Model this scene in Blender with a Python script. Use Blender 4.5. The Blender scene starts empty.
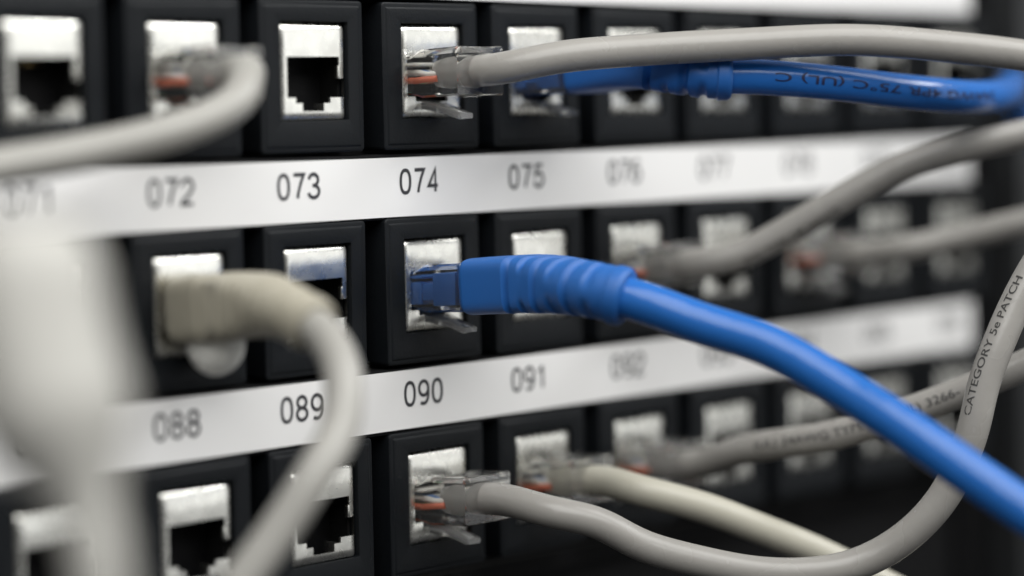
import bpy, bmesh, math, random
from mathutils import Vector, Matrix, noise
random.seed(7)
MM = 0.001
sc = bpy.context.scene
COL = sc.collection

# ------------------------------------------------------------------ camera
cd = bpy.data.cameras.new('camera')
cam = bpy.data.objects.new('camera', cd); COL.objects.link(cam); sc.camera = cam
R = ((0.658862, 0.061653, -0.749733), (-0.752071, 0.031411, -0.658334), (-0.017038, 0.997603, 0.067063))
cam.matrix_world = Matrix.Translation(Vector((-328.141, -312.814, -14.008)) * MM) @ Matrix(R).to_4x4()
cd.sensor_width = 36.0
cd.lens = 2700.0 / 1024.0 * 36.0
cd.clip_start = 0.01; cd.clip_end = 50.0
cd.dof.use_dof = True
cd.dof.focus_distance = 0.448
cd.dof.aperture_fstop = 4.6
cd.dof.aperture_blades = 7

# ------------------------------------------------------------------ light
w = bpy.data.worlds.new('World'); sc.world = w; w.use_nodes = True
nt = w.node_tree; nt.nodes.clear()
wo = nt.nodes.new('ShaderNodeOutputWorld'); bg = nt.nodes.new('ShaderNodeBackground')
tc = nt.nodes.new('ShaderNodeTexCoord'); sx = nt.nodes.new('ShaderNodeSeparateXYZ')
mr = nt.nodes.new('ShaderNodeMapRange'); mr.inputs['From Min'].default_value = -1; mr.inputs['From Max'].default_value = 1
cr = nt.nodes.new('ShaderNodeValToRGB')
cr.color_ramp.elements[0].position = 0.30; cr.color_ramp.elements[0].color = (0.10, 0.10, 0.105, 1)
cr.color_ramp.elements[1].position = 0.85; cr.color_ramp.elements[1].color = (0.62, 0.62, 0.60, 1)
e = cr.color_ramp.elements.new(0.55); e.color = (0.33, 0.33, 0.325, 1)
nt.links.new(tc.outputs['Generated'], sx.inputs[0]); nt.links.new(sx.outputs['Z'], mr.inputs['Value'])
nt.links.new(mr.outputs['Result'], cr.inputs['Fac']); nt.links.new(cr.outputs['Color'], bg.inputs['Color'])
bg.inputs['Strength'].default_value = 0.40
nt.links.new(bg.outputs[0], wo.inputs[0])

def area(name, loc, target, size, size_y, power, color):
    ld = bpy.data.lights.new(name, 'AREA'); ld.shape = 'RECTANGLE'
    ld.size = size; ld.size_y = size_y; ld.energy = power; ld.color = color
    o = bpy.data.objects.new(name, ld); COL.objects.link(o)
    o.location = loc
    d = Vector(target) - Vector(loc)
    o.rotation_euler = d.to_track_quat('-Z', 'Y').to_euler()
    return o
area('lamp_overhead', (-0.17, -0.42, 0.54), (-0.07, 0, -0.04), 1.25, 0.65, 10.2, (1.0, 1.0, 0.985))
area('lamp_right', (1.25, -1.50, 0.15), (0.0, 0, -0.03), 0.8, 1.1, 3.6, (0.985, 1.0, 1.0))
area('lamp_right_high', (1.0, -0.8, 0.95), (0.05, 0, -0.03), 0.5, 0.3, 6.5, (0.985, 1.0, 1.0))

sc.view_settings.view_transform = 'Standard'
sc.view_settings.look = 'None'
sc.view_settings.exposure = 0.15
sc.view_settings.gamma = 1.0
sc.cycles.max_bounces = 14
sc.cycles.transmission_bounces = 12
sc.cycles.transparent_max_bounces = 12

# ------------------------------------------------------------------ materials
def mat(name, col, rough=0.5, metal=0.0, spec=0.5, bump=0.0, bscale=900.0, var=0.0, vscale=120.0, trans=0.0, ior=1.45, coat=0.0, rvar=0.0, stretch=None, sss=0.0):
    m = bpy.data.materials.new(name); m.use_nodes = True
    nt = m.node_tree; p = nt.nodes['Principled BSDF']
    p.inputs['Base Color'].default_value = (*col, 1)
    p.inputs['Roughness'].default_value = rough
    p.inputs['Metallic'].default_value = metal
    p.inputs['IOR'].default_value = ior
    p.inputs['Specular IOR Level'].default_value = spec
    p.inputs['Transmission Weight'].default_value = trans
    p.inputs['Coat Weight'].default_value = coat
    if sss:
        p.inputs['Subsurface Weight'].default_value = sss
        p.inputs['Subsurface Radius'].default_value = (0.002, 0.002, 0.002)
        p.inputs['Subsurface Scale'].default_value = 1.0
    if var or bump or rvar:
        t = nt.nodes.new('ShaderNodeTexCoord')
        mp = nt.nodes.new('ShaderNodeMapping'); nt.links.new(t.outputs['Object'], mp.inputs[0])
        if stretch: mp.inputs['Scale'].default_value = stretch
    if var:
        n = nt.nodes.new('ShaderNodeTexNoise'); n.inputs['Scale'].default_value = vscale; n.inputs['Detail'].default_value = 4
        nt.links.new(mp.outputs[0], n.inputs['Vector'])
        mx = nt.nodes.new('ShaderNodeMix'); mx.data_type = 'RGBA'
        mx.inputs['A'].default_value = (*[c * (1 - var) for c in col], 1)
        mx.inputs['B'].default_value = (*[min(1, c * (1 + var)) for c in col], 1)
        nt.links.new(n.outputs['Fac'], mx.inputs['Factor']); nt.links.new(mx.outputs['Result'], p.inputs['Base Color'])
    if rvar:
        n2 = nt.nodes.new('ShaderNodeTexNoise'); n2.inputs['Scale'].default_value = vscale * 1.7; n2.inputs['Detail'].default_value = 3
        nt.links.new(mp.outputs[0], n2.inputs['Vector'])
        m2 = nt.nodes.new('ShaderNodeMapRange')
        m2.inputs['To Min'].default_value = max(0.02, rough - rvar); m2.inputs['To Max'].default_value = rough + rvar
        nt.links.new(n2.outputs['Fac'], m2.inputs['Value']); nt.links.new(m2.outputs['Result'], p.inputs['Roughness'])
    if bump:
        n3 = nt.nodes.new('ShaderNodeTexNoise'); n3.inputs['Scale'].default_value = bscale; n3.inputs['Detail'].default_value = 3
        nt.links.new(mp.outputs[0], n3.inputs['Vector'])
        b = nt.nodes.new('ShaderNodeBump'); b.inputs['Strength'].default_value = bump; b.inputs['Distance'].default_value = 0.0004
        nt.links.new(n3.outputs['Fac'], b.inputs['Height']); nt.links.new(b.outputs[0], p.inputs['Normal'])
    return m

M = {}
M['plastic'] = mat('black_plastic', (0.005, 0.0062, 0.0078), 0.5, spec=0.24, bump=0.12, bscale=2600, rvar=0.1, vscale=150)
M['panel'] = mat('black_powder_coat', (0.005, 0.005, 0.0055), 0.65, spec=0.15, bump=0.2, bscale=3000)
M['cavity'] = mat('cavity_black', (0.004, 0.004, 0.004), 0.7, spec=0.2)
M['metal'] = mat('tinned_metal', (0.78, 0.77, 0.72), 0.28, metal=1.0, bump=0.35, bscale=110, rvar=0.12, vscale=200, var=0.06)
M['gold'] = mat('gold_contact', (0.75, 0.52, 0.2), 0.3, metal=1.0)
M['paper'] = mat('label_paper', (0.80, 0.79, 0.78), 0.42, spec=0.4, bump=0.25, bscale=60, var=0.03, vscale=60)
M['ink'] = mat('printed_ink', (0.035, 0.035, 0.04), 0.55)
M['clear'] = mat('clear_polycarbonate', (0.97, 0.975, 0.975), 0.04, trans=0.97, ior=1.5)
M['latch'] = mat('clear_latch_plastic', (0.95, 0.95, 0.94), 0.08, trans=0.8, ior=1.5)
M['grey'] = mat('grey_cable', (0.31, 0.297, 0.276), 0.27, bump=0.22, bscale=300, var=0.13, vscale=60, rvar=0.06)
M['pale'] = mat('pale_grey_cable', (0.50, 0.49, 0.46), 0.36, bump=0.15, bscale=420, var=0.05, vscale=70)
M['mid'] = mat('light_grey_cable', (0.335, 0.325, 0.30), 0.36, bump=0.15, bscale=420, var=0.05, vscale=70)
M['pale_mid'] = mat('pale_grey_rubber', (0.42, 0.41, 0.38), 0.4, bump=0.1, bscale=420, var=0.05, vscale=70)
M['guard'] = mat('white_translucent_tab', (0.86, 0.85, 0.8), 0.4, sss=0.8)
M['cream'] = mat('cream_cable', (0.47, 0.45, 0.375), 0.36, bump=0.15, bscale=420, var=0.05, vscale=70)
M['beige'] = mat('beige_rubber', (0.35, 0.325, 0.26), 0.45, bump=0.15, bscale=500, var=0.06, vscale=80)
M['blue'] = mat('blue_cable', (0.018, 0.125, 0.43), 0.2, bump=0.35, bscale=230, var=0.08, vscale=70, rvar=0.06)
M['blue_boot'] = mat('blue_boot', (0.016, 0.11, 0.375), 0.48, bump=0.1, bscale=500, var=0.06, vscale=80)
M['blue_ink'] = mat('cable_ink_navy', (0.006, 0.012, 0.06), 0.5)
M['cable_ink'] = mat('cable_ink_dark', (0.05, 0.048, 0.046), 0.5)
M['orange'] = mat('wire_orange', (0.58, 0.13, 0.06), 0.4)
M['white_wire'] = mat('wire_white', (0.7, 0.68, 0.62), 0.4)
M['wire_blue'] = mat('wire_blue', (0.10, 0.22, 0.5), 0.4)
M['wire_green'] = mat('wire_green', (0.1, 0.3, 0.14), 0.4)
M['wire_brown'] = mat('wire_brown', (0.16, 0.08, 0.04), 0.4)
M['steel'] = mat('painted_steel', (0.016, 0.017, 0.018), 0.45, bump=0.1, bscale=800)

# ------------------------------------------------------------------ helpers
def link(name, bm, m, parent=None, sharp=35):
    me = bpy.data.meshes.new(name)
    bmesh.ops.recalc_face_normals(bm, faces=bm.faces)
    bm.to_mesh(me); bm.free()
    for p in me.polygons: p.use_smooth = True
    me.set_sharp_from_angle(angle=math.radians(sharp))
    if isinstance(m, (list, tuple)):
        for q in m: me.materials.append(q)
    else: me.materials.append(m)
    o = bpy.data.objects.new(name, me); COL.objects.link(o)
    if parent is not None: o.parent = parent
    return o

def thing(name, loc, label, cat, group=None):
    o = bpy.data.objects.new(name, None); COL.objects.link(o)
    o.empty_display_size = 0.01; o.location = Vector(loc) * MM
    o['label'] = label; o['category'] = cat
    if group: o['group'] = group
    return o

def rrect(x0, x1, z0, z1, r, n=4):
    pts = []
    for cx, cz, a0 in ((x1 - r, z1 - r, 0), (x0 + r, z1 - r, 90), (x0 + r, z0 + r, 180), (x1 - r, z0 + r, 270)):
        for k in range(n + 1):
            a = math.radians(a0 + 90 * k / n)
            pts.append((cx + r * math.cos(a), cz + r * math.sin(a)))
    return pts

def loft(bm, loops, cap0=False, cap1=False, closed=True):
    rows = [[bm.verts.new(Vector(p) * MM) for p in L] for L in loops]
    n = len(rows[0])
    for a, b in zip(rows, rows[1:]):
        for i in range(n if closed else n - 1):
            j = (i + 1) % n
            bm.faces.new((a[i], a[j], b[j], b[i]))
    if cap0: bm.faces.new(rows[0][::-1])
    if cap1: bm.faces.new(rows[-1])
    return rows

def box(bm, x0, x1, y0, y1, z0, z1, bev=0.0):
    vs = [bm.verts.new(Vector((x, y, z)) * MM) for x in (x0, x1) for y in (y0, y1) for z in (z0, z1)]
    fs = [(0, 1, 3, 2), (4, 6, 7, 5), (0, 4, 5, 1), (2, 3, 7, 6), (0, 2, 6, 4), (1, 5, 7, 3)]
    faces = [bm.faces.new([vs[i] for i in f]) for f in fs]
    if bev:
        es = list({e for f in faces for e in f.edges})
        bmesh.ops.bevel(bm, geom=es, offset=bev * MM, segments=2, affect='EDGES', profile=0.5)

def catmull(pts, step=0.8):
    P = [Vector(p) for p in pts]
    P = [P[0] * 2 - P[1]] + P + [P[-1] * 2 - P[-2]]
    out = []
    for i in range(1, len(P) - 2):
        p0, p1, p2, p3 = P[i - 1:i + 3]
        t0 = 0; t1 = t0 + max(1e-3, (p1 - p0).length) ** .5; t2 = t1 + max(1e-3, (p2 - p1).length) ** .5; t3 = t2 + max(1e-3, (p3 - p2).length) ** .5
        n = max(3, int((p2 - p1).length / 0.5))
        for k in range(n):
            t = t1 + (t2 - t1) * k / n
            a1 = p0 * ((t1 - t) / (t1 - t0)) + p1 * ((t - t0) / (t1 - t0))
            a2 = p1 * ((t2 - t) / (t2 - t1)) + p2 * ((t - t1) / (t2 - t1))
            a3 = p2 * ((t3 - t) / (t3 - t2)) + p3 * ((t - t2) / (t3 - t2))
            b1 = a1 * ((t2 - t) / (t2 - t0)) + a2 * ((t - t0) / (t2 - t0))
            b2 = a2 * ((t3 - t) / (t3 - t1)) + a3 * ((t - t1) / (t3 - t1))
            out.append(b1 * ((t2 - t) / (t2 - t1)) + b2 * ((t - t1) / (t2 - t1)))
    out.append(P[-2])
    def resample(q):
        res = [q[0]]; acc = 0
        for a, b in zip(q, q[1:]):
            d = (b - a).length
            while acc + d >= step:
                f = (step - acc) / d; a = a + (b - a) * f; d = (b - a).length
                res.append(a.copy()); acc = 0
            acc += d
        res.append(q[-1]); return res
    q = resample(out)
    for _ in range(14):                                   # a real jacket has no kinks
        q = q[:6] + [(q[i - 1] + q[i] * 2 + q[i + 1]) / 4 for i in range(6, len(q) - 1)] + q[-1:]
    return resample(q)

class Path:
    """A centre line with transported frames: T along, U 'up', S sideways."""
    def __init__(s, pts, step=0.8):
        s.p = catmull(pts, step); n = len(s.p)
        s.T = [((s.p[min(i + 1, n - 1)] - s.p[max(i - 1, 0)]).normalized()) for i in range(n)]
        u = Vector((0, 0, 1)); s.U = []
        for t in s.T:
            u = (u - t * u.dot(t)).normalized(); s.U.append(u)
        s.S = [t.cross(u) for t, u in zip(s.T, s.U)]
        s.L = [0.0]
        for a, b in zip(s.p, s.p[1:]): s.L.append(s.L[-1] + (b - a).length)
    def near(s, p):
        p = Vector(p); i = min(range(len(s.p)), key=lambda k: (s.p[k] - p).length_squared)
        return s.L[i]
    def at(s, d):
        i = 0
        lo, hi = 0, len(s.L) - 1
        while hi - lo > 1:
            m = (lo + hi) // 2
            if s.L[m] <= d: lo = m
            else: hi = m
        f = (d - s.L[lo]) / max(1e-6, s.L[hi] - s.L[lo]); f = max(0, min(1, f))
        mix = lambda A: A[lo].lerp(A[hi], f)
        return mix(s.p), mix(s.T).normalized(), mix(s.U).normalized(), mix(s.S).normalized()

def sweep(bm, path, d0, d1, ds, section, nseg=32, off=Vector((0, 0, 0))):
    loops = []
    n = max(2, int((d1 - d0) / ds))
    for i in range(n + 1):
        d = d0 + (d1 - d0) * i / n
        p, t, u, s = path.at(d)
        L = []
        for k in range(nseg):
            a = 2 * math.pi * k / nseg
            x, y = section(d, a)
            L.append(p + s * x + u * y - off)
        loops.append(L)
    loft(bm, loops, True, True)

def superell(w, h, e):
    def f(a):
        c, s = math.cos(a), math.sin(a)
        return (w / 2 * math.copysign(abs(c) ** (2 / e), c), h / 2 * math.copysign(abs(s) ** (2 / e), s))
    return f

def text_mesh(body, bold=0.006):
    cu = bpy.data.curves.new('text', 'FONT'); cu.body = body; cu.size = 1.0; cu.resolution_u = 4; cu.offset = bold
    to = bpy.data.objects.new('text', cu); COL.objects.link(to)
    dg = bpy.context.evaluated_depsgraph_get()
    me = bpy.data.meshes.new_from_object(to.evaluated_get(dg))
    bm = bmesh.new(); bm.from_mesh(me)
    bpy.data.objects.remove(to); bpy.data.curves.remove(cu); bpy.data.meshes.remove(me)
    return bm

def bbox(bm):
    xs = [v.co.x for v in bm.verts]; ys = [v.co.y for v in bm.verts]
    return min(xs), max(xs), min(ys), max(ys)

def cable_text(name, body, path, d_start, length, height, radius, angle, toward, m, parent, off, flip=False, wear=0.0):
    """Ink wrapped on the jacket; the angle is measured from the side that faces 'toward'."""
    bm = text_mesh(body, 0.01)
    x0, x1, y0, y1 = bbox(bm)
    kx, ky = length / (x1 - x0), height / (y1 - y0)
    for v in bm.verts:
        v.co.x = (v.co.x - x0) * kx; v.co.y = (v.co.y - (y0 + y1) / 2) * ky; v.co.z = 0
    g = 0.5
    for k in range(1, int(length / g) + 1):
        bmesh.ops.bisect_plane(bm, geom=bm.verts[:] + bm.edges[:] + bm.faces[:], plane_co=(k * g, 0, 0), plane_no=(1, 0, 0))
    for k in range(-8, 9):
        bmesh.ops.bisect_plane(bm, geom=bm.verts[:] + bm.edges[:] + bm.faces[:], plane_co=(0, k * height / 16, 0), plane_no=(0, 1, 0))
    bmesh.ops.triangulate(bm, faces=bm.faces[:])
    for v in bm.verts:
        u, h = v.co.x, v.co.y
        if flip: u, h = length - u, -h
        p, t, _, _ = path.at(d_start + u)
        n = (toward - t * toward.dot(t)).normalized()
        side = n.cross(t)
        a = angle + h / radius
        v.co = (p + (n * math.cos(a) + side * math.sin(a)) * (radius + 0.03) - off) * MM
    return link(name, bm, m, parent)

# ------------------------------------------------------------------ the patch panel
PITCH, ROW = 27.64, 36.0
panel = thing('patch_panel', (0, 0, -92), 'black patch panel with three rows of metal network ports and white number strips', 'patch panel')
PO = Vector((0, 0, -92))

bm = bmesh.new(); box(bm, -190, 186, 4.6, 7.0, -94.5, 46, 0.3)
for z0, z1 in ((4.0, 14.6), (-32.6, -21.6), (-68.6, -57.6)):     # carriers the strips lie on
    box(bm, -188, 181.4, -0.35, 4.5, z0, z1, 0.4)
bmesh.ops.translate(bm, verts=bm.verts, vec=-PO * MM)
link('face_plate', bm, M['panel'], panel)

# one module: bezel > shield, contacts
def make_module():
    bm = bmesh.new()
    x0, x1, z0, z1 = -4.5, 18.8, -21.0, 3.6
    def o(ins, y, r): return [(x, y, z) for x, z in rrect(x0 + ins, x1 - ins, z0 + ins, z1 - ins, max(0.15, r - ins * .6))]
    def inn(ex, y): return [(x, y, z) for x, z in rrect(-0.12 - ex, 15.1 + ex, -15.8 - ex, 0.12 + ex, 0.2)]
    loft(bm, [o(0, 7.0, .9), o(0, -0.45, .7), o(.05, -0.62, .7), o(.16, -0.72, .7), o(.32, -0.76, .7), o(0.8, -0.77, .7), o(0.9, -0.84, .7), o(1.02, -0.92, .7), o(1.2, -.95, .7),
              inn(.12, -.95), inn(.03, -.92), inn(0, -.8), inn(0, 5.0)])
    mod = link('port_module', bm, M['plastic'], sharp=28)
    # shield: sheet with the stepped opening, its top edge rolled back
    xs = [0, 0.25, 0.6, 1.5, 3.4, 4.9, 9.7, 11.2, 13.3, 14.1, 14.45, 14.7]
    zs = [(0.0, 1.1), (-.22, .5), (-.6, .16), (-1.2, 0), (-3.3, -.04), (-5.5, 0), (-7.6, 0), (-9.0, 0), (-12.1, 0), (-13.0, 0), (-14.3, 0), (-15.25, .05), (-15.6, .3)]
    def keep(x, z):
        if 1.5 < x < 13.3 and -12.1 < z < -5.5: return False
        if x > 13.3 and -12.1 < z < -9.0: return x > 14.45
        if 4.9 < x < 9.7 and -14.3 < z <= -12.1: return False
        if 3.4 < x < 11.2 and -13.0 < z <= -12.1 : return False
        return True
    bm = bmesh.new(); vd = {}
    def V(i, j):
        if (i, j) not in vd:
            y = zs[j][1] + (0.55 if i in (0, 11) else 0.15 if i in (1, 10) else 0)
            vd[i, j] = bm.verts.new(Vector((xs[i], y, zs[j][0])) * MM)
        return vd[i, j]
    for i in range(len(xs) - 1):
        for j in range(len(zs) - 1):
            if keep((xs[i] + xs[i + 1]) / 2, (zs[j][0] + zs[j + 1][0]) / 2):
                bm.faces.new((V(i, j), V(i, j + 1), V(i + 1, j + 1), V(i + 1, j)))
    ex = bmesh.ops.extrude_face_region(bm, geom=bm.faces[:])
    bmesh.ops.translate(bm, verts=[v for v in ex['geom'] if isinstance(v, bmesh.types.BMVert)], vec=(0, 0.45 * MM, 0))
    # the spring tab folded into the opening on the right, and the folded feet
    box(bm, 12.85, 13.45, -0.1, 0.7, -9.1, -7.0, 0.12)
    box(bm, 1.2, 1.48, 0.5, 6.0, -12.0, -6.0, 0.05)
    box(bm, 3.0, 3.35, 0.5, 4.0, -14.8, -13.1, 0.05)
    box(bm, 11.25, 11.6, 0.5, 4.0, -14.8, -13.1, 0.05)
    bmesh.ops.translate(bm, verts=bm.verts, vec=(0, -.6 * MM, 0))
    link('jack_shield', bm, M['metal'], mod, sharp=40)
    bm = bmesh.new()                                      # the black well behind it, open to the front
    f = [(x, .62, z) for x, z in rrect(0.7, 14.0, -15.4, -4.9, .2)]
    b = [(x, 14.0, z) for x, z in rrect(0.9, 13.8, -15.2, -5.1, .2)]
    o2 = [(x, .62, z) for x, z in rrect(0.2, 14.6, -15.55, -.9, .2)]
    loft(bm, [o2, f, b], False, True)
    link('port_well', bm, M['cavity'], mod)
    bm = bmesh.new()
    for k in range(8):
        x = 3.35 + k * 1.02 + .3
        loft(bm, [[(x, y, z), (x + .4, y, z), (x + .4, y, z - .3), (x, y, z - .3)] for y, z in ((13.8, -9.4), (9.0, -9.2), (5.5, -7.0), (4.8, -6.2))], True, True)
    link('contact_pins', bm, M['gold'], mod)
    return mod

mod0 = make_module()
first = True
for r in range(3):
    for c in range(70, 81):
        loc = Vector(((c - 74) * PITCH, 0, -ROW * r)) - PO
        if first: mod = mod0; first = False
        else:
            mod = mod0.copy(); COL.objects.link(mod)
            for ch in mod0.children:
                q = ch.copy(); COL.objects.link(q); q.parent = mod
        mod.parent = panel
        mod.location = (loc + Vector((random.uniform(-.12, .12), random.uniform(-.15, .1), random.uniform(-.08, .08)))) * MM
        mod.rotation_euler = (math.radians(random.uniform(-.5, .5)), 0, math.radians(random.uniform(-.7, .7)))

# strips with printed numbers
def arc(cx, cy, rx, ry, a0, a1, n=14, e=2.0):
    out = []
    for k in range(n + 1):
        a = math.radians(a0 + (a1 - a0) * k / n); c, q = math.cos(a), math.sin(a)
        out.append((cx + rx * math.copysign(abs(c) ** (2 / e), c), cy + ry * math.copysign(abs(q) ** (2 / e), q)))
    return out
# narrow grotesque numerals as pen strokes in a box 1 wide, 1 high
GLYPH = {
    '0': [arc(.5, .5, .5, .5, 90, 450, 40, 2.35)],
    '1': [[(.14, .74), (.36, .84), (.55, 1.0)], [(.58, 1.0), (.58, 0)]],
    '2': [[(0, .72)] + arc(.5, .72, .5, .28, 170, -30, 18) + [(.5, .3), (.08, .12), (0, 0), (1, 0)]],
    '3': [[(.02, .78)] + arc(.47, .76, .45, .24, 165, -90, 18) + [(.36, .52)], [(.36, .52)] + arc(.47, .26, .53, .26, 90, -170, 20)],
    '4': [[(.74, 0), (.74, 1.0), (0, .27), (1, .27)]],
    '5': [[(.93, 1.0), (.2, 1.0), (.08, .5)] + arc(.47, .33, .53, .33, 140, -165, 22)],
    '6': [arc(.5, .32, .5, .32, 90, 450, 28), arc(.55, .5, .55, .5, 60, 190, 18, 2.3)],
    '7': [[(0, 1.0), (1, 1.0), (.68, .62), (.45, .25), (.36, 0)]],
    '8': [arc(.5, .76, .43, .24, 90, 450, 28), arc(.5, .26, .5, .26, 90, 450, 28)],
    '9': [arc(.5, .68, .5, .32, 90, 450, 28), arc(.45, .5, .55, .5, -120, 10, 18, 2.3)],
}
def numeral_mesh(text, width=2.85, height=4.4, adv=3.38, pen=0.6):
    bm = bmesh.new(); z = 0.0
    for n_, ch in enumerate(text):
        for st in GLYPH[ch]:
            pts = [Vector((pen / 2 + p[0] * (width - pen) + n_ * adv, pen / 2 + p[1] * (height - pen))) for p in st]
            pts = [p for i_, p in enumerate(pts) if i_ == 0 or (p - pts[i_ - 1]).length > .02]
            shut = (pts[0] - pts[-1]).length < .03
            if shut: pts = pts[:-1]
            n = len(pts); L, R_ = [], []
            for i_ in range(n):
                a = pts[(i_ - 1) % n] if shut or i_ else pts[i_]
                b = pts[(i_ + 1) % n] if shut or i_ < n - 1 else pts[i_]
                t0 = (pts[i_] - a).normalized() if (pts[i_] - a).length else (b - pts[i_]).normalized()
                t1 = (b - pts[i_]).normalized() if (b - pts[i_]).length else t0
                nn = Vector((-(t0 + t1).y, (t0 + t1).x))
                nn = nn.normalized() if nn.length > 1e-6 else Vector((-t0.y, t0.x))
                k = pen / 2 / max(.45, nn.dot(Vector((-t0.y, t0.x))))
                L.append(bm.verts.new((*(pts[i_] + nn * k), z))); R_.append(bm.verts.new((*(pts[i_] - nn * k), z)))
            for i_ in range(n if shut else n - 1):
                q = (i_ + 1) % n
                bm.faces.new((L[i_], L[q], R_[q], R_[i_]))
            z += 0.006
    return bm
for zc, start in ((9.3, None), (-27.15, 70), (-62.95, 86)):
    bm = bmesh.new(); n = 180; X0, X1 = -187.5, 179.2
    fr = []
    for i in range(n + 1):
        x = X0 + (X1 - X0) * i / n
        wv = 0.13 * noise.noise(Vector((x * .035, zc, 0))) + .05 * noise.noise(Vector((x * .13, zc, 3)))
        fr.append([(x, -.62 + wv, zc - 4.95), (x, -.66 + wv, zc), (x, -.62 + wv, zc + 4.95), (x, -.42 + wv * .5, zc + 4.95), (x, -.42 + wv * .5, zc), (x, -.42 + wv * .5, zc - 4.95)])
    loft(bm, fr, True, True)
    bmesh.ops.translate(bm, verts=bm.verts, vec=-PO * MM)
    st = link('label_strip', bm, M['paper'], panel)
    if start is None: continue
    for k in range(11):
        bm = numeral_mesh('%03d' % (start + k))
        jx, jz = random.uniform(-.25, .25), random.uniform(-.06, .06)
        for v in bm.verts:
            x = (k - 4) * PITCH - .85 + jx + (-.75 if k == 3 else 0) + v.co.x
            z = zc + 0.85 + jz + v.co.y - 2.2
            wv = 0.13 * noise.noise(Vector((x * .035, zc, 0))) + .05 * noise.noise(Vector((x * .13, zc, 3)))
            v.co = (Vector((x, -.70 + wv - v.co.z, z)) - PO) * MM
        link('printed_number', bm, M['ink'], st)

# below and beside the panel
bp = thing('blank_panel', (0, 4, -150), 'plain black blank panel below the lowest row of ports', 'blank panel')
bm = bmesh.new(); box(bm, -190, 186, 5.0, 7.5, -4 - 48, 54.6, 0.4); link('plate', bm, M['panel'], bp)
bm = bmesh.new()
box(bm, -190, 186, 2.0, 4.9, 50.5, 54.4, 0.5); link('edge_flange', bm, M['panel'], bp)
rp = thing('rack_post', (200, 10, -200), 'dark grey steel rack post at the right end of the patch panel', 'rack post')
bm = bmesh.new(); box(bm, -13.5, -2, -3, 40, 0, 290, 0.6); link('flange', bm, M['panel'], rp)
bm = bmesh.new(); box(bm, -1.9, 40, -12, 40, 0, 290, 1.0); link('upright', bm, M['steel'], rp)

# ------------------------------------------------------------------ cables
GREY_GROUP = 'network cables plugged into the patch panel'
TOWARD = Vector((-0.72, -0.69, 0.02)).normalized()

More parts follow.
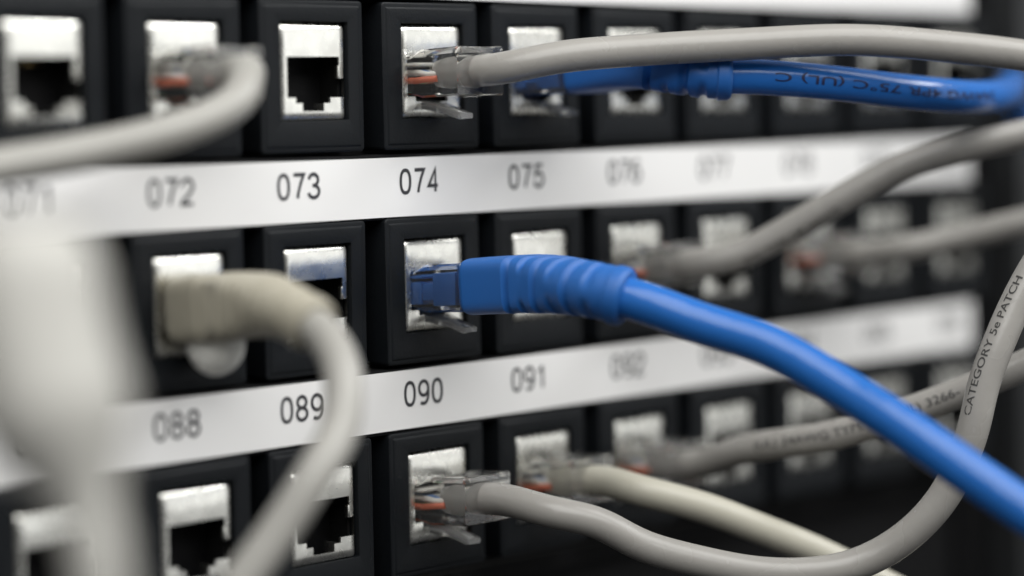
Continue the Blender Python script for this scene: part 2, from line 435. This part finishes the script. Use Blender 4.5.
PATHS = {
'a072': [(-47.9, -3, -8.7), (-47.9, -9, -8.7), (-47.9, -15, -8.7), (-50.1, -16.7, -8.2), (-54.3, -19.9, -12.1), (-61.4, -19.7, -15.2), (-70.2, -17.6, -17.6), (-81.8, -13.7, -19.8), (-94.7, -9.9, -21.5), (-109.3, -7.0, -23.6)],
'a074': [(7.4, -3, -8.7), (7.4, -9, -8.7), (7.4, -16, -8.7), (13.8, -24.0, -6.0), (25.0, -32.0, -5.0), (37.6, -43.3, -4.3), (51.4, -55.9, -3.8), (65.0, -67.0, -5.2), (77.5, -76.9, -7.3), (90.8, -84.8, -10.2)],
'a075': [(35.0, -3, -8.7), (35.0, -9, -8.7), (35.0, -26, -8.7), (37.4, -36.0, -9.3), (43.0, -42.4, -9.7), (53.8, -50.2, -10.9), (67.7, -57.2, -12.7), (82.6, -59.0, -13.7), (99.7, -55.7, -13.4), (123.2, -44.3, -11.5), (144.9, -30.9, -11.2), (167.1, -18.6, -14.4), (182.2, -13.6, -19.9), (200.6, -12.8, -30.1)],
'b074': [(7.4, -3, -44.7), (7.4, -9, -44.7), (7.4, -24, -44.7), (5.0, -39.0, -43.7), (7.3, -46.4, -45.5), (11.2, -54.2, -48.7), (15.7, -64.2, -52.1), (18.4, -75.5, -58.0), (19.3, -86.2, -63.6), (20.7, -96.0, -69.4), (23.7, -106.2, -76.2), (27.6, -117.4, -83.4)],
'b076': [(62.7, -3, -44.7), (62.7, -9, -44.7), (62.7, -15, -44.7), (66.9, -21.2, -41.6), (70.8, -26.8, -38.2), (76.9, -36.2, -31.8), (83.6, -44.7, -26.1), (90.0, -53.3, -23.0), (98.5, -62.6, -20.3), (108.2, -73.3, -16.8)],
'b078': [(118.0, -3, -44.7), (118.0, -9, -44.7), (118.0, -16, -44.7), (116.9, -22.2, -43.2), (121.7, -29.0, -41.8), (129.2, -43.2, -38.0), (135.9, -58.1, -34.4)],
'b072': [(-47.9, -1, -44.7), (-47.9, -9, -44.7), (-47.9, -16, -44.7), (-50.8, -25.6, -43.7), (-51.1, -31.6, -45.9), (-53.6, -38.2, -49.4), (-56.1, -41.9, -54.2), (-59.1, -43.6, -59.5), (-64.2, -44.3, -64.3), (-69.6, -42.0, -72.3), (-75.6, -39.1, -80.2), (-81.5, -36.1, -88.0)],
'c090': [(7.4, -3, -80.7), (7.4, -9, -80.7), (7.4, -15, -80.7), (8.1, -25.1, -80.9), (13.4, -31.3, -82.9), (18.3, -35.8, -86.8), (25.5, -42.8, -89.9), (33.0, -50.0, -92.1), (40.6, -57.2, -92.3), (46.4, -62.1, -90.6), (50.9, -68.2, -85.7), (54.2, -72.8, -78.9), (55.8, -76.7, -68.7), (57.4, -77.7, -61.3), (59.2, -79.1, -55.6), (62.3, -80.5, -49.1), (66.0, -82.5, -42.3), (73.0, -85.1, -33.7)],
'c091': [(35.0, -3, -80.7), (35.0, -9, -80.7), (35.0, -15, -80.7), (34.4, -23.1, -80.7), (37.1, -26.3, -81.8), (42.4, -31.1, -84.0), (51.1, -38.4, -88.7), (57.8, -43.4, -92.4), (65.5, -49.6, -97.5), (75.8, -57.5, -104.4), (86.1, -65.4, -111.9)],
'c092': [(62.7, -3, -80.7), (62.7, -9, -80.7), (62.7, -15, -80.7), (61.5, -24.6, -76.4), (62.0, -34.2, -74.5), (63.2, -43.0, -72.8), (66.5, -55.4, -68.6), (70.2, -65.3, -64.5), (73.2, -71.4, -61.5), (77.0, -77.0, -58.5), (84.7, -88.0, -51.7)],
'big': [(-145.3, -81.8, -25.9), (-145.8, -83.2, -31.6), (-146.2, -85.0, -38.0), (-146.1, -87.3, -44.3), (-145.8, -89.7, -50.0), (-145.5, -92.1, -55.2), (-145.6, -94.1, -60.3), (-146.3, -95.4, -67.0), (-147.8, -96.2, -77.2)],
'far': [(207.4, 36.9, -137.0), (218.1, 25.6, -129.0), (225.7, 17.8, -119.7), (232.5, 11.0, -110.4), (241.3, 2.6, -95.2)],
}
TA = [(47.5, -41.4, -9.7), (88.4, -58.1, -13.7)]
TB = [(67.1, -21.4, -42.0), (76.3, -35.5, -32.4)]
TC = [(55.3, -75.9, -66.4), (63.8, -81.7, -44.2)]
TD = [(61.7, -29.4, -75.5), (70.4, -65.5, -64.4)]

def add_plug(root, x, z, tilt, kind):
    """Clear eight-way plug in its jack: out = mm in front of the shield."""
    off = Vector((x, 0, z))
    def place(bm):
        for v in bm.verts:
            out = -v.co.y / MM
            v.co.z += max(0, out + 2) * tilt * MM
    bm = bmesh.new()
    def sec(y, w, zt, zb, notch, ch=0.35):
        nx = w / 2 - 2.2
        return [(x_, y, z_) for x_, z_ in ((-w / 2, zb + ch), (-w / 2 + ch, zb), (w / 2 - ch, zb), (w / 2, zb + ch), (w / 2, zt - ch), (w / 2 - ch, zt),
                (nx + .3, zt), (nx, zt - notch), (-nx, zt - notch), (-nx - .3, zt), (-w / 2 + ch, zt), (-w / 2, zt - ch))]
    loft(bm, [sec(7.0, 11.2, 3.0, -3.1, .02), sec(-1.2, 11.4, 3.0, -3.2, .02), sec(-1.5, 11.4, 3.1, -3.3, .05), sec(-3.2, 11.5, 3.9, -3.7, .1), sec(-3.8, 11.6, 4.1, -3.9, 1.0),
              sec(-10.6, 11.7, 4.1, -4.0, 1.0), sec(-10.9, 11.7, 4.1, -4.0, .1), sec(-11.8, 11.8, 4.15, -4.05, .1), sec(-12.0, 11.4, 3.95, -3.85, .1, .3)], True, True)
    place(bm)
    plug = link('plug', bm, M['clear'], root, sharp=20)
    bm = bmesh.new()
    L = []
    for out, zz, wd, th in ((-5.5, -3.3, 6.0, 1.2), (-2.0, -3.9, 6.0, 1.2), (2, -4.7, 5.6, 1.15), (4, -5.3, 4.6, 1.1), (5.4, -5.7, 3.6, 1.1), (8.2, -6.6, 3.4, 1.2), (8.8, -6.8, 3.0, .9)):
        L.append([(xx, -out, zc) for xx, zc in rrect(-wd / 2, wd / 2, zz - th, zz, .25, 2)])
    loft(bm, L, True, True); place(bm)
    link('latch', bm, M['latch'], plug, sharp=25)
    if kind == 'clear':
        cols = ['orange', 'white_wire', 'wire_green', 'wire_blue', 'orange', 'white_wire', 'wire_brown', 'white_wire']
        for k in range(8):
            xx = -4.55 + k * 1.3
            bm = bmesh.new()
            L = []
            st = -.75 if k % 2 == 0 else .55
            for out, fx, zz in ((-6, 1.0, .2), (-1, 1.0, .0), (2.2, .98, -.2), (3.8, .82, -.4), (5.8, .5, -.4)):
                L.append([(xx * fx + .55 * math.cos(a), -out, zz + st * (1 if out < 3 else .6) + .55 * math.sin(a)) for a in [2 * math.pi * i / 10 for i in range(10)]])
            loft(bm, L, True, True); place(bm)
            link('wire', bm, M[cols[k]], plug)
        bm = bmesh.new()
        box(bm, -5.0, 5.0, -2.2, 4.0, 1.5, 2.1, .2); place(bm)
        link('wire_comb', bm, M['white_wire'], plug)
    return plug

def gray_cable(key, label, m, r=2.7, tilt=.05, name='network_cable'):
    pts = [Vector(p) for p in PATHS[key]]
    x, z = pts[0].x, pts[0].z
    for p in pts[:3]: p.z += max(0, -p.y + 2) * tilt
    off = Vector((x, 0, z))
    root = thing(name, off, label, 'cable', GREY_GROUP)
    path = Path(pts)
    add_plug(root, x, z, tilt, 'clear')
    rnd = random.uniform(0, 100)
    def sec(d, a):
        k = 1 + .028 * noise.noise(Vector((d * .05, rnd, math.cos(a))))
        if d < 4.6: k *= .80 + .2 * (d - 1.6) / 3
        return r * k * math.cos(a), r * k * math.sin(a)
    bm = bmesh.new(); sweep(bm, path, 1.6, path.L[-1], .9, sec, 28, off)
    jk = link('jacket', bm, m, root)
    return root, path, jk, off

def boot_cable(key, label, m, mb, r, tilt, boot0, boot1, w, h, rd, ribs, depth=.2, name='network_cable'):
    pts = [Vector(p) for p in PATHS[key]]
    x, z = pts[0].x, pts[0].z
    for p in pts[:3]: p.z += max(0, -p.y + 2) * tilt
    off = Vector((x, 0, z))
    root = thing(name, off, label, 'cable', GREY_GROUP)
    path = Path(pts)
    plug = add_plug(root, x, z, tilt, 'boot')
    # d = 0 is 3 mm in front of the shield
    body = boot0 + ribs[0]
    n = ribs[1]; pitch = (boot1 - 2.2 - body) / n
    def sec(d, a):
        t = max(0, min(1, (d - boot0) / (boot1 - boot0)))
        t2 = max(0, min(1, (d - body) / (boot1 - body)))
        e = 5.5 - 3.5 * min(1, t2 * 1.6 + .15 * t)
        ww = w + (rd - w) * (t2 ** .8); hh = h + (rd - h) * t2
        if d < boot0 + .8: q = .94 + .06 * (d - boot0) / .8; ww *= q; hh *= q
        x_, y_ = superell(ww, hh, e)(a)
        k = 1.0
        if body <= d <= boot1 - 2.0:
            s = (d - body) / pitch; i = int(s); fr = s - i
            groove = max(0, 1 - abs(fr - .25) / .22) ** .3 if fr < .47 else 0
            if i % 2 == 0: k = 1 - depth * groove
            else:
                msk = max(0, min(1, (abs(math.sin(a)) - .15) * 1.8))
                k = 1 - .7 * depth * groove * msk
        elif d > boot1 - 2.0:
            k = 1.07
            if d > boot1 - .5: k = 1.07 - .1 * (d - boot1 + .5) / .5
        return x_ * k, y_ * k
    bm = bmesh.new(); sweep(bm, path, boot0, boot1, .22, sec, 56, off)
    bt = link('boot', bm, mb, root, sharp=50)
    # the block of the boot that fills the clear housing
    bm = bmesh.new(); box(bm, -4.9, 4.9, -2.6, 5.0, -2.6, 1.3, .3); box(bm, -4.9, 4.9, -3.0, 4.0, 1.75, 2.3, .15); box(bm, -4.6, 4.6, -5.2, -2.61, -1.9, .9, .2); box(bm, -5.1, 5.1, -10.4, -5.21, -2.9, 2.6, .3)
    for v in bm.verts: v.co.z += max(0, -v.co.y / MM + 2) * tilt * MM
    link('boot_core', bm, mb, bt)
    rnd = random.uniform(0, 100)
    def sec2(d, a):
        k = 1 + .028 * noise.noise(Vector((d * .05, rnd, math.cos(a))))
        return r * k * math.cos(a), r * k * math.sin(a)
    bm = bmesh.new(); sweep(bm, path, boot1 - 6, path.L[-1], .9, sec2, 28, off)
    jk = link('jacket', bm, m, root)
    return root, path, jk, off, bt

# top row
gray_cable('a072', 'grey cable whose clear plug sits above number 072 and which bends sharply left', M['mid'], tilt=.03)
gray_cable('a074', 'grey cable arching right across the top from the clear plug above number 074', M['grey'], tilt=.05)
_, pth, jk, off, _ = boot_cable('a075', 'blue cable with ribbed boot plugged in above number 075, behind the long grey cable', M['blue'], M['blue_boot'], 3.0, .06,
           8.5, 38.0, 12.2, 8.6, 7.6, (17, 4))
cable_text('cable_print', '24AWG 4PR 75°C (UL) C', pth, pth.near(TA[0]), pth.near(TA[1]) - pth.near(TA[0]), 2.0, 3.0, math.radians(6), TOWARD, M['blue_ink'], jk, off, flip=True)
# middle row
boot_cable('b074', 'thick blue cable with ribbed boot plugged in below number 074, sloping down right', M['blue'], M['blue_boot'], 3.35, .06,
           8.4, 41.0, 12.4, 9.5, 9.0, (10, 6))
_, pth6, jk6, off6 = gray_cable('b076', 'grey cable climbing right from the blurred clear plug below number 076', M['grey'], tilt=.1)
gray_cable('b078', 'dim blurred grey cable at the far right of the middle port row', M['grey'], tilt=.03)
root, pb, jb, ob, bt = boot_cable('b072', 'beige booted cable plugged in below number 072, looping down past number 089', M['mid'], M['beige'], 2.85, .08,
           0.4, 31.0, 13.0, 10.6, 7.8, (7, 11), .13)
bm = bmesh.new()                                          # rounded guard under the beige boot
bmesh.ops.create_uvsphere(bm, u_segments=24, v_segments=16, radius=MM)
for v in bm.verts: v.co = Vector((v.co.x * 4.6, v.co.y * 4.6 - 6.0 * MM, v.co.z * 5.2 - 4.6 * MM))
link('latch_guard', bm, M['guard'], bt)
# bottom row
_, p90, j90, o90 = gray_cable('c090', 'grey cable from below number 090, curving up at right, printed CATEGORY 5e PATCH', M['grey'], tilt=.07)
gray_cable('c091', 'cream cable from the clear plug below number 091, sloping down to the right', M['cream'], tilt=.06)
_, p92, j92, o92 = gray_cable('c092', 'grey printed cable from below number 092, passing behind the thick blue cable', M['grey'], tilt=.05)
def run(name, body, path, a, b, h, r, ang, ink, jk, off):
    d0, d1 = path.near(a), path.near(b)
    cable_text(name, body, path, d0, d1 - d0, h, r, math.radians(ang), TOWARD, M[ink], jk, off)
run('cable_print', 'CATEGORY 5e PATCH', p90, TC[0], TC[1], 1.4, 2.7, 48, 'cable_ink', j90, o90)
run('cable_print', '(UL) 24AWG TYPE CM (UL) 3266-', p92, TD[0], TD[1], 2.0, 2.7, 12, 'cable_ink', j92, o92)
run('cable_print', '(UL) TYPE CM 24AWG', pth6, TB[0], TB[1], 1.6, 2.7, -28, 'cable_ink', jk6, off6)

def loose(key, label, m, r):
    pts = PATHS[key]
    off = Vector(pts[0])
    path = Path(pts)
    rnd = random.uniform(0, 100)
    def sec(d, a):
        k = 1 + .028 * noise.noise(Vector((d * .05, rnd, math.cos(a))))
        return r * k * math.cos(a), r * k * math.sin(a)
    bm = bmesh.new(); sweep(bm, path, 0, path.L[-1], .9, sec, 28, off)
    o = link('loose_cable', bm, m); o.location = off * MM
    o['label'] = label; o['category'] = 'cable'
    return o
def foreground_cable():
    pts = PATHS['big']; off = Vector(pts[0]); path = Path(pts)
    root = thing('network_cable', off, 'out of focus pale cable with a wide smooth boot in the left foreground', 'cable')
    def sec(d, a):
        t = max(0, min(1, (d - 20) / 14)); t = t * t * (3 - 2 * t)
        rr = 8.2 - 5.1 * t
        if d < 7: rr *= .55 + .45 * math.sqrt(max(0, 1 - (1 - d / 7) ** 2))
        x, y = superell(2 * rr, 1.8 * rr, 2.6 - .6 * t)(a)
        return x, y
    bm = bmesh.new(); sweep(bm, path, 0, 36, .4, sec, 36, off); link('boot', bm, M['pale_mid'], root)
    rnd = 5.0
    def sec2(d, a):
        k = 1 + .028 * noise.noise(Vector((d * .05, rnd, math.cos(a))))
        return 2.9 * k * math.cos(a), 2.9 * k * math.sin(a)
    bm = bmesh.new(); sweep(bm, path, 31, path.L[-1], .9, sec2, 28, off); link('jacket', bm, M['pale_mid'], root)
foreground_cable()
loose('far', 'dim blurred grey cable in the dark lower right corner', M['grey'], 2.9)
